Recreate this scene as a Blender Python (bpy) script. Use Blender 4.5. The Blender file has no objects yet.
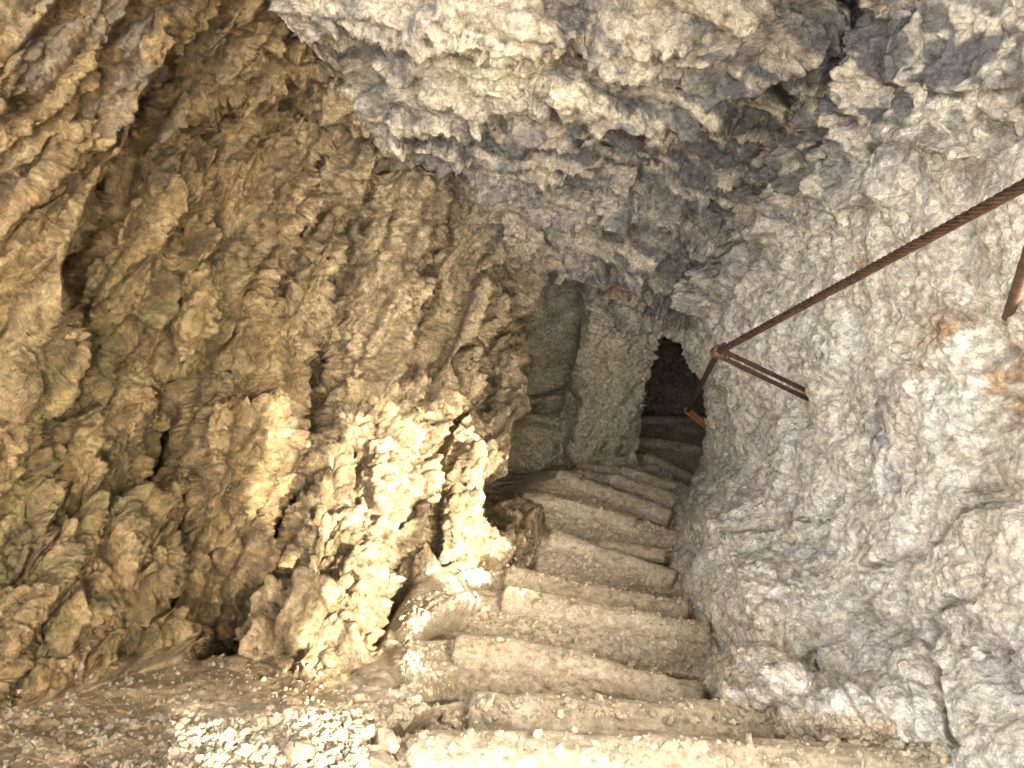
import bpy, math, numpy as np
from mathutils import Vector
R = math.radians
rng = np.random.default_rng(7)
scn = bpy.context.scene
COL = scn.collection
QUICK = 1.0            # grid step multiplier

# ------------------------------------------------------------ camera frame
F = 720.0
P = R(32)
cP, sP = math.cos(P), math.sin(P)
def ray(px, py):
    a = (np.asarray(px, float) - 512) / F
    b = -(np.asarray(py, float) - 384) / F
    return a, cP + b * sP, -sP + b * cP          # world direction for depth 1
def at(px, py, D):
    x, y, z = ray(px, py)
    return Vector((float(x * D), float(y * D), float(z * D)))
def at_z(px, py, zz):
    x, y, z = ray(px, py)
    return at(px, py, zz / float(z))

cam = bpy.data.cameras.new('camera'); co = bpy.data.objects.new('camera', cam); COL.objects.link(co)
cam.sensor_width = 36; cam.lens = F / 1024 * 36
cam.clip_start = .02; cam.clip_end = 500
co.rotation_euler = (R(90) - P, 0, 0)
scn.camera = co

# ------------------------------------------------------------ noise
def hsh(x, y, z, s):
    h = (x.astype(np.int64) * 374761393 + y.astype(np.int64) * 668265263 + z.astype(np.int64) * 2147483647 * 3 + z.astype(np.int64) * 97531 + s * 1274126177) & 0xffffffff
    h = h.astype(np.uint32)
    h ^= h >> np.uint32(15); h *= np.uint32(0x2c1b3c6d); h ^= h >> np.uint32(12); h *= np.uint32(0x297a2d39); h ^= h >> np.uint32(15)
    return h
def u01(h, k=0):
    h = h * np.uint32(2654435761) + np.uint32(k * 40503 * 7919 & 0xffffffff)
    h ^= h >> np.uint32(13); h *= np.uint32(0x85ebca6b); h ^= h >> np.uint32(16)
    return (h & np.uint32(0xffffff)).astype(np.float32) / np.float32(0xffffff)
def chunked(fn, Pn, *a, n=120000):
    outs = [fn(Pn[i:i + n], *a) for i in range(0, len(Pn), n)]
    if isinstance(outs[0], tuple):
        return tuple(np.concatenate([o[j] for o in outs]) for j in range(len(outs[0])))
    return np.concatenate(outs)
def _perlin(Q, s):
    i = np.floor(Q).astype(np.int32); f = (Q - i).astype(np.float32)
    w = f * f * f * (f * (f * 6 - 15) + 10)
    r = 0
    for dx in (0, 1):
        for dy in (0, 1):
            for dz in (0, 1):
                h = hsh(i[:, 0] + dx, i[:, 1] + dy, i[:, 2] + dz, s)
                g = ((u01(h, 1) - .5) * (f[:, 0] - dx) + (u01(h, 2) - .5) * (f[:, 1] - dy) + (u01(h, 3) - .5) * (f[:, 2] - dz)) * 2
                r = r + g * (w[:, 0] if dx else 1 - w[:, 0]) * (w[:, 1] if dy else 1 - w[:, 1]) * (w[:, 2] if dz else 1 - w[:, 2])
    return r
def perlin(Q, s=0): return chunked(_perlin, np.asarray(Q, np.float32), s)
def fbm(Q, s=0, o=4, g=.5):
    r, a, k = 0, 1., 1.
    for j in range(o):
        r = r + a * perlin(Q * k + j * 13.7, s + j); a *= g; k *= 2.03
    return r
def ridged(Q, s=0, o=3):
    r, a, k = 0, 1., 1.
    for j in range(o):
        r = r + a * (1 - np.abs(perlin(Q * k + j * 5.1, s + j)) * 3.2); a *= .5; k *= 2.1
    return r
def _vor(Q, s):
    i = np.floor(Q).astype(np.int32); n = len(Q)
    d1 = np.full(n, 9., np.float32); d2 = d1.copy(); hb = np.zeros(n, np.uint32)
    ox = np.zeros((n, 3), np.float32)
    f = (Q - i).astype(np.float32)
    for dx in (-1, 0, 1):
        for dy in (-1, 0, 1):
            for dz in (-1, 0, 1):
                h = hsh(i[:, 0] + dx, i[:, 1] + dy, i[:, 2] + dz, s)
                vx = f[:, 0] - dx - u01(h, 1); vy = f[:, 1] - dy - u01(h, 2); vz = f[:, 2] - dz - u01(h, 3)
                d = vx * vx + vy * vy + vz * vz
                m = d < d1
                d2 = np.where(m, d1, np.minimum(d2, d))
                d1 = np.where(m, d, d1); hb = np.where(m, h, hb)
                ox[:, 0] = np.where(m, vx, ox[:, 0]); ox[:, 1] = np.where(m, vy, ox[:, 1]); ox[:, 2] = np.where(m, vz, ox[:, 2])
    pl = (u01(hb, 4) - .5) * ox[:, 0] + (u01(hb, 5) - .5) * ox[:, 1] + (u01(hb, 6) - .5) * ox[:, 2]
    return pl * 2, u01(hb, 7) - .5, np.sqrt(d2) - np.sqrt(d1), u01(hb, 8)
def vor(Q, s=0):
    "tilted facet height, cell offset, border distance, cell random"
    return chunked(_vor, np.asarray(Q, np.float32), s)
def _chip(Q, s, T, O, K):
    i = np.floor(Q).astype(np.int32); n = len(Q)
    b1 = np.full(n, -9., np.float32); b2 = b1.copy(); hb = np.zeros(n, np.uint32)
    f = (Q - i).astype(np.float32)
    for dx in (-1, 0, 1):
        for dy in (-1, 0, 1):
            for dz in (-1, 0, 1):
                h = hsh(i[:, 0] + dx, i[:, 1] + dy, i[:, 2] + dz, s)
                vx = f[:, 0] - dx - u01(h, 1); vy = f[:, 1] - dy - u01(h, 2); vz = f[:, 2] - dz - u01(h, 3)
                d2 = vx * vx + vy * vy + vz * vz
                g = T * ((u01(h, 4) - .5) * vx + (u01(h, 5) - .5) * vy + (u01(h, 6) - .5) * vz) + O * (u01(h, 7) - .5) - K * d2 - 6 * np.maximum(np.sqrt(d2) - .6, 0) ** 2
                m = g > b1
                b2 = np.where(m, b1, np.maximum(b2, g)); b1 = np.where(m, g, b1); hb = np.where(m, h, hb)
    return b1, b1 - b2, u01(hb, 8)
def chip(Q, size, stretch, seed, T=1.6, O=.5, K=.3):
    "angular broken faces that meet in creases; crease distance; face random"
    g, e, r_ = chunked(_chip, np.asarray(Q, np.float32) * (np.array(stretch, np.float32) / size), seed, T, O, K)
    return (g - g.mean()) * size, e, r_
def sstep(a, b, x):
    t = np.clip((x - a) / (b - a), 0, 1); return t * t * (3 - 2 * t)

# ------------------------------------------------------------ materials
def new_mat(name):
    m = bpy.data.materials.new(name); m.use_nodes = True
    nt = m.node_tree; b = nt.nodes['Principled BSDF']
    b.inputs['Specular IOR Level'].default_value = .25
    return m, nt, b
def nd(nt, t, **kw):
    n = nt.nodes.new(t)
    for k, v in kw.items():
        if k in n.inputs: n.inputs[k].default_value = v
        else: setattr(n, k, v)
    return n
def rock_material(name, fine=.5, scale=1.0, attr=True, base=(.4, .33, .25), seams=.55):
    m, nt, b = new_mat(name); L = nt.links.new
    tc = nd(nt, 'ShaderNodeTexCoord')
    if attr:
        src = nd(nt, 'ShaderNodeAttribute', attribute_name='tint').outputs['Color']
    else:
        src = nd(nt, 'ShaderNodeRGB'); src.outputs[0].default_value = (*base, 1); src = src.outputs[0]
    n1 = nd(nt, 'ShaderNodeTexNoise', Scale=38 * scale, Detail=5., Roughness=.72, Distortion=.6)
    L(tc.outputs['Object'], n1.inputs['Vector'])
    r1 = nd(nt, 'ShaderNodeMapRange'); r1.inputs['From Min'].default_value = .3; r1.inputs['From Max'].default_value = .72
    r1.inputs['To Min'].default_value = .48; r1.inputs['To Max'].default_value = 1.35
    L(n1.outputs['Fac'], r1.inputs['Value'])
    n2 = nd(nt, 'ShaderNodeTexNoise', Scale=150 * scale, Detail=3., Roughness=.7)
    L(tc.outputs['Object'], n2.inputs['Vector'])
    r2 = nd(nt, 'ShaderNodeMapRange'); r2.inputs['From Min'].default_value = .3; r2.inputs['From Max'].default_value = .7
    r2.inputs['To Min'].default_value = .75; r2.inputs['To Max'].default_value = 1.22
    L(n2.outputs['Fac'], r2.inputs['Value'])
    # angular chips : cracks between cells, each cell its own tone and tilt
    wv = nd(nt, 'ShaderNodeVectorMath', operation='MULTIPLY_ADD'); wv.inputs[1].default_value = (.035, .035, .035)
    nw = nd(nt, 'ShaderNodeTexNoise', Scale=16 * scale, Detail=3.); L(tc.outputs['Object'], nw.inputs['Vector']); L(nw.outputs['Color'], wv.inputs[0]); L(tc.outputs['Object'], wv.inputs[2])
    v1 = nd(nt, 'ShaderNodeTexVoronoi', Scale=26 * scale); v1.feature = 'DISTANCE_TO_EDGE'; L(wv.outputs[0], v1.inputs['Vector'])
    vc = nd(nt, 'ShaderNodeTexVoronoi', Scale=62 * scale); vc.feature = 'F1'; L(wv.outputs[0], vc.inputs['Vector'])
    sx = nd(nt, 'ShaderNodeSeparateColor'); L(vc.outputs['Color'], sx.inputs[0])
    r4 = nd(nt, 'ShaderNodeMapRange'); r4.inputs['From Min'].default_value = 0; r4.inputs['From Max'].default_value = .045
    r4.inputs['To Min'].default_value = seams; r4.inputs['To Max'].default_value = 1.0; 
    nm = nd(nt, 'ShaderNodeTexNoise', Scale=6 * scale, Detail=2.); L(tc.outputs['Object'], nm.inputs['Vector'])
    rm = nd(nt, 'ShaderNodeMapRange'); rm.inputs['From Min'].default_value = .42; rm.inputs['From Max'].default_value = .60; rm.inputs['To Min'].default_value = .06; rm.inputs['To Max'].default_value = 0.; L(nm.outputs['Fac'], rm.inputs['Value'])
    va = nd(nt, 'ShaderNodeMath', operation='ADD'); L(v1.outputs['Distance'], va.inputs[0]); L(rm.outputs[0], va.inputs[1]); L(va.outputs[0], r4.inputs['Value'])
    r5 = nd(nt, 'ShaderNodeMapRange'); r5.inputs['To Min'].default_value = 1 - .42 * (1 - seams); r5.inputs['To Max'].default_value = 1 + .42 * (1 - seams); L(sx.outputs[0], r5.inputs['Value'])
    m45 = nd(nt, 'ShaderNodeMath', operation='MULTIPLY'); L(r4.outputs[0], m45.inputs[0]); L(r5.outputs[0], m45.inputs[1]); r4 = m45
    mu = nd(nt, 'ShaderNodeMath', operation='MULTIPLY'); L(r1.outputs[0], mu.inputs[0]); L(r2.outputs[0], mu.inputs[1])
    mu2 = nd(nt, 'ShaderNodeMath', operation='MULTIPLY'); L(mu.outputs[0], mu2.inputs[0]); L(r4.outputs[0], mu2.inputs[1]); mu = mu2
    vm = nd(nt, 'ShaderNodeVectorMath', operation='SCALE'); L(src, vm.inputs[0]); L(mu.outputs[0], vm.inputs['Scale'])
    L(vm.outputs[0], b.inputs['Base Color'])
    b.inputs['Roughness'].default_value = .85
    # bump: chips + grain
    n3 = nd(nt, 'ShaderNodeTexNoise', Scale=70 * scale, Detail=5., Roughness=.8, Distortion=.3)
    L(tc.outputs['Object'], n3.inputs['Vector'])
    ad = nd(nt, 'ShaderNodeMath', operation='MULTIPLY_ADD'); ad.inputs[1].default_value = 1.2
    L(n3.outputs['Fac'], ad.inputs[0]); L(n1.outputs['Fac'], ad.inputs[2])
    hs_ = []
    for sc_, am_ in ((30., 1.), (75., 1.)):
        vf = nd(nt, 'ShaderNodeTexVoronoi', Scale=sc_ * scale); vf.feature = 'F1'; L(wv.outputs[0], vf.inputs['Vector'])
        df = nd(nt, 'ShaderNodeVectorMath', operation='SUBTRACT'); L(wv.outputs[0], df.inputs[0]); L(vf.outputs['Position'], df.inputs[1])
        rc = nd(nt, 'ShaderNodeVectorMath', operation='SUBTRACT'); L(vf.outputs['Color'], rc.inputs[0]); rc.inputs[1].default_value = (.5, .5, .5)
        dt = nd(nt, 'ShaderNodeVectorMath', operation='DOT_PRODUCT'); L(df.outputs[0], dt.inputs[0]); L(rc.outputs[0], dt.inputs[1])
        mm = nd(nt, 'ShaderNodeMath', operation='MULTIPLY'); mm.inputs[1].default_value = 45. * am_ * min(1., (1 - seams) * 2); L(dt.outputs['Value'], mm.inputs[0]); hs_.append(mm)
    s1 = nd(nt, 'ShaderNodeMath', operation='ADD'); L(hs_[0].outputs[0], s1.inputs[0]); L(hs_[1].outputs[0], s1.inputs[1])
    ad3 = nd(nt, 'ShaderNodeMath', operation='MULTIPLY_ADD'); ad3.inputs[1].default_value = .55; L(ad.outputs[0], ad3.inputs[0]); L(s1.outputs[0], ad3.inputs[2])
    bp = nd(nt, 'ShaderNodeBump', Strength=fine, Distance=.022)
    L(ad3.outputs[0], bp.inputs['Height']); L(bp.outputs[0], b.inputs['Normal'])
    return m
MROCK = rock_material('limestone', .9)
MSOIL = rock_material('dusty_soil', .45, 1.3, seams=.95)

def tagset(o, label=None, cat=None, group=None, kind=None):
    for k, v in (('label', label), ('category', cat), ('group', group), ('kind', kind)):
        if v: o[k] = v
    return o
def mesh_np(name, V, faces, mat, tint=None, smooth=True, parent=None):
    me = bpy.data.meshes.new(name)
    V = np.asarray(V, np.float32); faces = np.asarray(faces, np.int32); n, k = faces.shape
    me.vertices.add(len(V)); me.vertices.foreach_set('co', V.ravel())
    me.loops.add(n * k); me.loops.foreach_set('vertex_index', faces.ravel())
    me.polygons.add(n); me.polygons.foreach_set('loop_start', np.arange(0, n * k, k, dtype=np.int32))
    me.polygons.foreach_set('use_smooth', np.full(n, smooth))
    me.update(calc_edges=True)
    if tint is not None:
        at_ = me.color_attributes.new('tint', 'FLOAT_COLOR', 'POINT')
        c = np.ones((len(V), 4), np.float32); c[:, :3] = tint
        at_.data.foreach_set('color', c.ravel())
    me.materials.append(mat)
    o = bpy.data.objects.new(name, me); COL.objects.link(o)
    if parent: o.parent = parent
    return o

# ------------------------------------------------------------ steps: far edge of each tread (pixels at its true height)
# polyline over the floor, height, log ends
NOS = [
    ([(-100, 830), (412, 738), (620, 738), (955, 746), (1300, 800)], -1.60),
    ([(-100, 790), (300, 730), (470, 700), (600, 702), (810, 706), (1200, 760)], -1.78),
    ([(0, 690), (380, 640), (455, 640), (580, 660), (706, 688), (900, 720)], -1.98),
    ([(300, 590), (440, 590), (503, 592), (610, 606), (710, 624), (860, 650)], -2.16),
    ([(300, 560), (430, 566), (508, 570), (600, 586), (680, 600), (800, 625)], -2.31),
    ([(400, 520), (510, 536), (552, 532), (610, 550), (678, 574), (800, 610)], -2.45),
    ([(400, 480), (532, 494), (590, 505), (638, 519), (690, 536), (780, 560)], -2.60),
    ([(450, 462), (569, 470), (610, 487), (674, 513), (760, 540)], -2.75),
    ([(500, 460), (611, 474), (650, 487), (683, 501), (740, 520)], -2.90),
    ([(540, 455), (620, 467), (655, 478), (688, 489), (740, 505)], -3.02),
    ([(580, 440), (647, 454), (670, 465), (696, 478), (740, 495)], -3.17),
    ([(580, 432), (640, 437), (700, 446), (760, 450)], -3.36),
    ([(580, 414), (645, 416), (712, 415), (760, 415)], -3.50),
]
def nos_y(poly, px):
    xs = [p[0] for p in poly]; ys = [p[1] for p in poly]
    return np.interp(px, xs, ys)

# ------------------------------------------------------------ base relief, in depth along the view axis
def lse(arrs, k):
    m = np.maximum.reduce(arrs); s = 0
    for a in arrs: s = s + np.exp((a - m) * k)
    return m + np.log(s) / k
def gau(px, py, cx, cy, sx, sy): return np.exp(-((px - cx) / sx) ** 2 - ((py - cy) / sy) ** 2)
def seg_sd(px, py, poly):
    "distance and signed distance (positive = below a rightward / left of a downward stroke)"
    best = np.full(px.shape, 1e9); sg = np.zeros(px.shape); tt = np.zeros(px.shape)
    n = len(poly) - 1
    for i in range(n):
        (x0, y0), (x1, y1) = poly[i], poly[i + 1]
        dx, dy = x1 - x0, y1 - y0; L2 = dx * dx + dy * dy
        t0 = ((px - x0) * dx + (py - y0) * dy) / L2
        t = np.clip(t0, 0, 1)
        vx, vy = px - x0 - t * dx, py - y0 - t * dy
        d = np.sqrt(vx * vx + vy * vy)
        cr = dx * (py - y0) - dy * (px - x0)
        m = d < best
        best = np.where(m, d, best); sg = np.where(m, np.sign(cr), sg); tt = np.where(m, (i + t) / n, tt)
    return best, sg, tt
def inside(px, py, poly):
    c = np.zeros(px.shape, bool); n = len(poly)
    for i in range(n):
        x0, y0 = poly[i]; x1, y1 = poly[(i + 1) % n]
        if y0 == y1: continue
        c ^= ((y0 > py) != (y1 > py)) & (px < (x1 - x0) * (py - y0) / (y1 - y0) + x0)
    return c
OPEN = [(660, 338), (670, 330), (683, 342), (689, 362), (697, 372), (703, 388), (708, 408), (708, 425), (704, 445), (698, 460),
        (694, 478), (688, 486), (668, 474), (648, 462), (640, 466), (635, 452), (641, 425), (642, 408), (647, 385), (655, 364)]

def layers(px, py):
    a = (px - 512) / F; b = -(py - 384) / F
    left = .262 - .30 * a - .20 * np.minimum(b, 0) + .05 * gau(px, py, 180, 0, 130, 130) - .105 * sstep(526, 566, px + 9 * np.sin(py / 23)) + .10 * gau(px, py, 335, 665, 75, 75) + .05 * gau(px, py, 20, 120, 130, 260)
    right = a / 1.1 + .18 * b * b 
    ceil = .135 + .60 * b + .06 * a + .16 * np.minimum(a, 0) + .06 * np.maximum(a, 0) * b
    floor = .081 - 1.04 * b
    FT = [(684, 470), (690, 500), (700, 560), (722, 600), (748, 632), (744, 690), (800, 716), (870, 732), (948, 752), (1000, 800), (1060, 880)]
    fv = []
    for x_, y_ in FT:
        aa, bb = (x_ - 512) / F, -(y_ - 384) / F
        fv.append(.081 - 1.04 * bb - (aa / 1.1 + .18 * bb * bb))
    d_, sg_, t_ = seg_sd(px, py, FT)
    right = right + np.interp(t_, np.linspace(0, 1, len(FT)), fv) * np.exp(-(d_ / 75) ** 2) * sstep(440, 500, py)
    butt = .214 - .08 * a + .03 * b - .012 * np.exp(-((px - 546 + (py - 380) * .14) / 15) ** 2) * sstep(505, 470, py)
    return left, right, ceil, floor, butt

gx_in = np.arange(-12, 1037, 1.2 * QUICK); gy_in = np.arange(-12, 781, 1.2 * QUICK)
def grow(start, end, step, g=1.035):
    out = [start]
    while abs(out[-1] - start) < abs(end - start):
        out.append(out[-1] + step * (1 if end > start else -1)); step *= g
    return out[1:]
gx = np.array(grow(gx_in[0], -380, 1.5)[::-1] + list(gx_in) + grow(gx_in[-1], 2100, 1.5))
gy = np.array(grow(gy_in[0], -1300, 1.5)[::-1] + list(gy_in) + grow(gy_in[-1], 1480, 1.5))
PX, PY = np.meshgrid(gx, gy); SH = PX.shape
px, py = PX.ravel(), PY.ravel()
print('grid', SH)

l, r, c, fl, bt = layers(px, py)
wall = lse([l, r, c, bt], 55.)
inv = lse([wall, fl], 90.)
isfloor = fl > wall - .004
# surface of the smooth base and its normals
rx, ry, rz = ray(px, py)
def surf(inv_): return np.stack([rx / inv_, ry / inv_, rz / inv_], 1)
def normals(S):
    G = S.reshape(*SH, 3)
    n = np.cross(np.gradient(G, axis=1), np.gradient(G, axis=0)).reshape(-1, 3)
    n /= np.linalg.norm(n, axis=1, keepdims=True) + 1e-12
    flip = (n * S).sum(1) > 0
    n[flip] *= -1
    return n
S0 = surf(inv); N = normals(S0)
# floor amount (soft)
wf = sstep(-.012, .012, fl - wall)
# stairs
zt = np.full(px.shape, -1.42)
for i, (poly, z) in enumerate(NOS):
    yy = nos_y(poly, px)
    zn = NOS[i + 1][1] if i + 1 < len(NOS) else z - .1
    zt = np.where(py < yy, zn, zt)
zt = np.where(py > nos_y(NOS[0][0], px), NOS[0][1], zt)
zback = np.full(px.shape, 60.)
for i, (poly, z) in enumerate(NOS):
    dd = nos_y(poly, px) - py; zback = np.where((dd > 0), dd, zback) if i == 0 else np.where(dd > 0, np.minimum(zback, dd) * 0 + dd, zback)
zt = zt - .026 - .055 * np.exp(-zback / 9.) + .010 * fbm(np.stack([px / 60, py / 30, 0 * px], 1), 66, 3)
inv_t = rz / zt
# path mask: x range of the stairs by height
pl = np.interp(py, [400, 455, 470, 500, 540, 600, 640, 700, 740, 800], [600, 600, 560, 515, 500, 490, 440, 455, 400, 380])
pr = np.interp(py, [400, 455, 500, 560, 620, 690, 745, 800], [760, 760, 760, 760, 775, 790, 985, 1040])
wpath = sstep(-45, 8, px - pl) * sstep(-10, 30, pr - px)
inv_floor = inv_t * wpath + fl * (1 - wpath)
inv2 = np.maximum(wall, inv_floor)
wf = sstep(-.010, .006, inv_floor - wall)
# opening into the next flight
jag = fbm(np.stack([px / 12, py / 12, 0 * px], 1), 31, 4) * 3
dO, _, _ = seg_sd(px, py, OPEN + [OPEN[0]])
inO = inside(px, py, OPEN)
sdO = np.where(inO, -dO, dO) + jag * .8
hole = sdO < 0
a_ = (px - 512) / F; b_ = -(py - 384) / F
deep = lse([.150 + .02 * a_ + 0 * b_, .081 - 1.04 * b_ - .004, .02 + .45 * a_, .30 - 1.05 * a_ ], 120.)
tre = rz / zt
deep = np.where(py > nos_y(NOS[12][0], px), np.maximum(tre, .14), deep)
deep = np.minimum(deep, .215)
inv2 = np.where(hole, deep, inv2)
S = surf(inv2)

# ------------------------------------------------------------ region weights (pixels only pick the place on the rock)
whole = hole.astype(float)
wR = sstep(-.03, .16, r - np.maximum(l, np.maximum(c, bt))) * (1 - wf)
wR = np.maximum(wR, sstep(-90, 120, px - np.interp(py, [0, 150, 300, 400, 800], [1000, 900, 760, 700, 690])) * (1 - wf))
wC = sstep(-.05, .04, c - np.maximum(l, bt)) * (1 - wR) * (1 - wf)
wB = sstep(-.01, .01, bt - np.maximum(l, c)) * (1 - wR) * (1 - wf)
wL = np.clip(1 - wR - wC - wB - wf, 0, 1)

Q = S0.astype(np.float32)
def unit(v): v = np.array(v, float); return v / np.linalg.norm(v)
def basis(p, q, nrm):
    t = unit(q - p); n = unit(nrm - t * np.dot(nrm, t)); s = np.cross(n, t)
    return np.stack([t, s, n])
pL = np.array(at(560, 250, 3.4)); qL = np.array(at(418, 600, 2.85))
BL = basis(pL, qL, np.array([1., -.5, .3]))
BC = basis(np.array(at(560, 150, 2.6)), np.array(at(800, 250, 2.6)), np.array([0, .5, -1.]))
warp = np.stack([fbm(Q * 3.2, 1, 3), fbm(Q * 3.2 + 9, 2, 3), fbm(Q * 3.2 + 21, 3, 3)], 1)
warp2 = np.stack([fbm(Q * 14, 4, 2), fbm(Q * 14 + 9, 5, 2), fbm(Q * 14 + 21, 6, 2)], 1)
W = Q + .06 * warp + .010 * warp2
QL = W @ BL.T.astype(np.float32); QC = W @ BC.T.astype(np.float32)
TC = -S0 / np.linalg.norm(S0, axis=1, keepdims=True)
DIR = N + .8 * TC; DIR /= np.linalg.norm(DIR, axis=1, keepdims=True)
H = np.zeros(len(px), np.float32)

def facets(Qs, size, stretch, seed, tilt, off, bev=.16, crack=.0):
    k = np.array(stretch) / size
    p, o, e, rid = vor(Qs * k, seed)
    m = sstep(0, bev, e)
    return ((p * tilt + o * off) * m - crack * np.exp(-(e / .05) ** 2)) * size, e, rid
# left wall : upright, broken cleavage slabs
h1, e1, i1 = facets(QL, .36, (.34, 1.3, 1), 11, .75, .35, .10)
saw = lambda q: (q - np.floor(q)) * sstep(1, .88, q - np.floor(q))
sgL = 1. if BL[1][1] > 0 else -1.; sgC = 1. if BC[1][1] > 0 else -1.
lq = sgL * QL[:, 1] / .17 + .55 * fbm(QL * np.array([.9, 2.2, 2.2]), 17, 3)
leftH = .075 * saw(lq) * (.5 + .9 * sstep(-.3, .3, fbm(Q * 1.3, 18, 2))) + .75 * h1 + .06 * fbm(Q * 1.7, 15, 3)
# ceiling : bedding that runs down to the right
c1, f1, j1 = facets(QC, .38, (.26, 1.35, 1), 21, .60, .28, .16, .03)
sv = QC[:, 1] / .21 + .55 * fbm(QC * np.array([1.1, 2.5, 2.5]), 27, 3); sv2 = QC[:, 1] / .075 + .8 * fbm(QC * np.array([1.6, 5, 5]), 28, 3)
ceilH = .7 * c1 + .15 * saw(sgC * sv) + .05 * fbm(Q * 2, 25, 3)
# right wall : hewn, smoother, small chips
r1, g1, k1 = chip(W, .34, (1, 1, .8), 31, 1.1, .3)
rightH = .32 * r1 + .03 * fbm(Q * 2.2, 35, 4)
buttH = .04 * fbm(Q * 2.2, 45, 3)
H = wL * leftH + wC * ceilH + wR * rightH + wB * buttH
H = H * (1 - wf)
farL = sstep(330, 180, px) * wL
H += farL * .0

# ------------------------------------------------------------ drawn features: ledges, crevices, cracks
jx = fbm(np.stack([px / 42, py / 42, 0 * px], 1), 51, 4) * 26
jy = fbm(np.stack([px / 42, py / 42, 0 * px + 7], 1), 52, 4) * 26
jpx, jpy = px + jx, py + jy
fpx = px + jx * .3 + 7 * fbm(np.stack([px / 16, py / 16, 0 * px], 1), 53, 3); fpy = py + jy * .3 + 7 * fbm(np.stack([px / 16, py / 16, 0 * px + 7], 1), 54, 3)
def ledge(poly, amt, fall, side, soft=4.):
    global H
    d, s, t = seg_sd(jpx, jpy, poly)
    sd = d * s * side
    endf = sstep(0, .08, t) * sstep(1, .92, t)
    H = H + 1.1 * amt * sstep(-soft, soft, sd) * np.exp(-np.maximum(sd, 0) / fall) * endf * np.exp(-(d / (fall * 2.5)) ** 2)
def groove(poly, depth, w, wide=True):
    global H
    d, s, t = seg_sd(jpx if wide else fpx, jpy if wide else fpy, poly)
    endf = sstep(0, .10, t) * sstep(1, .90, t)
    H = H - (1.9 if w >= 4 else 1.4) * depth * np.exp(-(d / w) ** 2) * endf
# ceiling
ledge([(225, 40), (265, 65), (300, 95), (340, 132), (375, 132), (425, 107), (500, 84), (545, 68), (577, 62), (657, 82), (717, 65), (770, 40), (830, 15)], .17, 90, -1)
ledge([(590, 195), (652, 205), (702, 225), (747, 240), (790, 244)], .10, 34, -1)
ledge([(640, 158), (712, 165), (782, 175), (842, 195), (892, 205), (915, 222)], .08, 34, -1)
ledge([(690, 115), (760, 100), (812, 98), (872, 115), (942, 145), (985, 168)], .07, 40, -1)
ledge([(450, 150), (512, 170), (575, 168), (640, 190)], .08, 34, -1)
ledge([(500, 252), (530, 253), (577, 268), (620, 276), (667, 288), (700, 300), (728, 318)], .20, 30, -1)
ledge([(560, 316), (577, 315), (620, 321), (661, 335), (690, 345)], .12, 26, -1)
ledge([(600, 292), (640, 300), (690, 312)], .08, 16, -1)
ledge([(560, 15), (640, 30), (720, 10), (760, -10)], .06, 30, -1)
ledge([(780, 60), (860, 70), (960, 90), (1030, 80)], .05, 30, -1)
# left
ledge([(170, -20), (165, 0), (145, 65), (120, 130), (95, 185), (65, 235), (55, 290), (45, 350), (20, 420)], .17, 110, 1)
groove([(165, 40), (140, 100), (112, 170), (80, 240), (66, 300), (55, 350)], .14, 9)
groove([(270, 70), (300, 98), (330, 130), (326, 190), (302, 240), (287, 280), (270, 330)], .12, 8)
groove([(375, 150), (366, 215), (350, 290), (330, 340), (322, 400)], .13, 9)
groove([(452, 170), (445, 240), (430, 330), (415, 380)], .13, 8)
groove([(505, 250), (485, 310), (462, 370), (440, 400)], .12, 8)
groove([(215, 120), (218, 170), (216, 240), (200, 280)], .05, 4)
groove([(175, 190), (172, 250), (178, 290)], .05, 4)
groove([(350, 330), (335, 400), (310, 440), (292, 500), (280, 560), (245, 610), (200, 665)], .20, 15)
groove([(470, 380), (455, 450), (440, 510), (418, 556), (395, 594), (375, 650)], .20, 12)
groove([(430, 400), (425, 450), (408, 500), (398, 560)], .12, 8)
groove([(190, 400), (178, 444), (187, 514), (177, 574), (168, 640)], .10, 9)
groove([(390, 600), (388, 640), (392, 690)], .10, 7)
ledge([(-40, 665), (0, 650), (70, 622), (130, 600), (178, 582)], .14, 60, -1)
ledge([(20, 300), (90, 310), (150, 330), (220, 345)], .05, 40, -1)
ledge([(250, 530), (300, 545), (330, 560)], .06, 30, -1)
ledge([(350, 470), (380, 500), (420, 492), (460, 470)], .05, 30, -1)
# deep shaded corner beside the far face
groove([(575, 262), (563, 310), (556, 360), (545, 405), (530, 450), (512, 500), (505, 530)], .40, 17)
groove([(520, 262), (508, 300), (500, 350), (488, 400), (478, 450)], .14, 8)
groove([(588, 318), (569, 359), (577, 394), (573, 435), (569, 474)], .16, 3.6, False)
groove([(645, 400), (640, 425), (627, 440), (621, 460)], .14, 3.6, False)
groove([(620, 322), (612, 345), (606, 365)], .05, 2., False)
groove([(650, 350), (643, 380), (630, 410)], .03, 2., False)
# right
groove([(1000, 490), (962, 514), (927, 544), (892, 561), (862, 576)], .05, 2.2, False)
groove([(992, 575), (977, 599), (957, 606), (927, 612), (932, 659), (948, 724), (957, 760)], .035, 2.4, False)
groove([(895, 345), (905, 365), (887, 390), (877, 415), (857, 469), (827, 515)], .018, 3, False)
groove([(900, 346), (930, 369), (962, 390)], .02, 3., False)
groove([(955, 640), (990, 650), (1030, 640)], .02, 2.5, False)
groove([(780, 560), (790, 640), (850, 700), (890, 750)], .02, 2.5, False)
groove([(850, 590), (880, 620), (900, 660)], .018, 3, False)
ledge([(700, 300), (722, 330), (716, 370), (722, 400)], .05, 30, -1)
ledge([(690, 470), (705, 520), (735, 570), (748, 620), (742, 690)], .07, 40, -1, 5.)
ledge([(745, 690), (790, 705), (850, 720), (905, 735)], .03, 25, -1)

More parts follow.
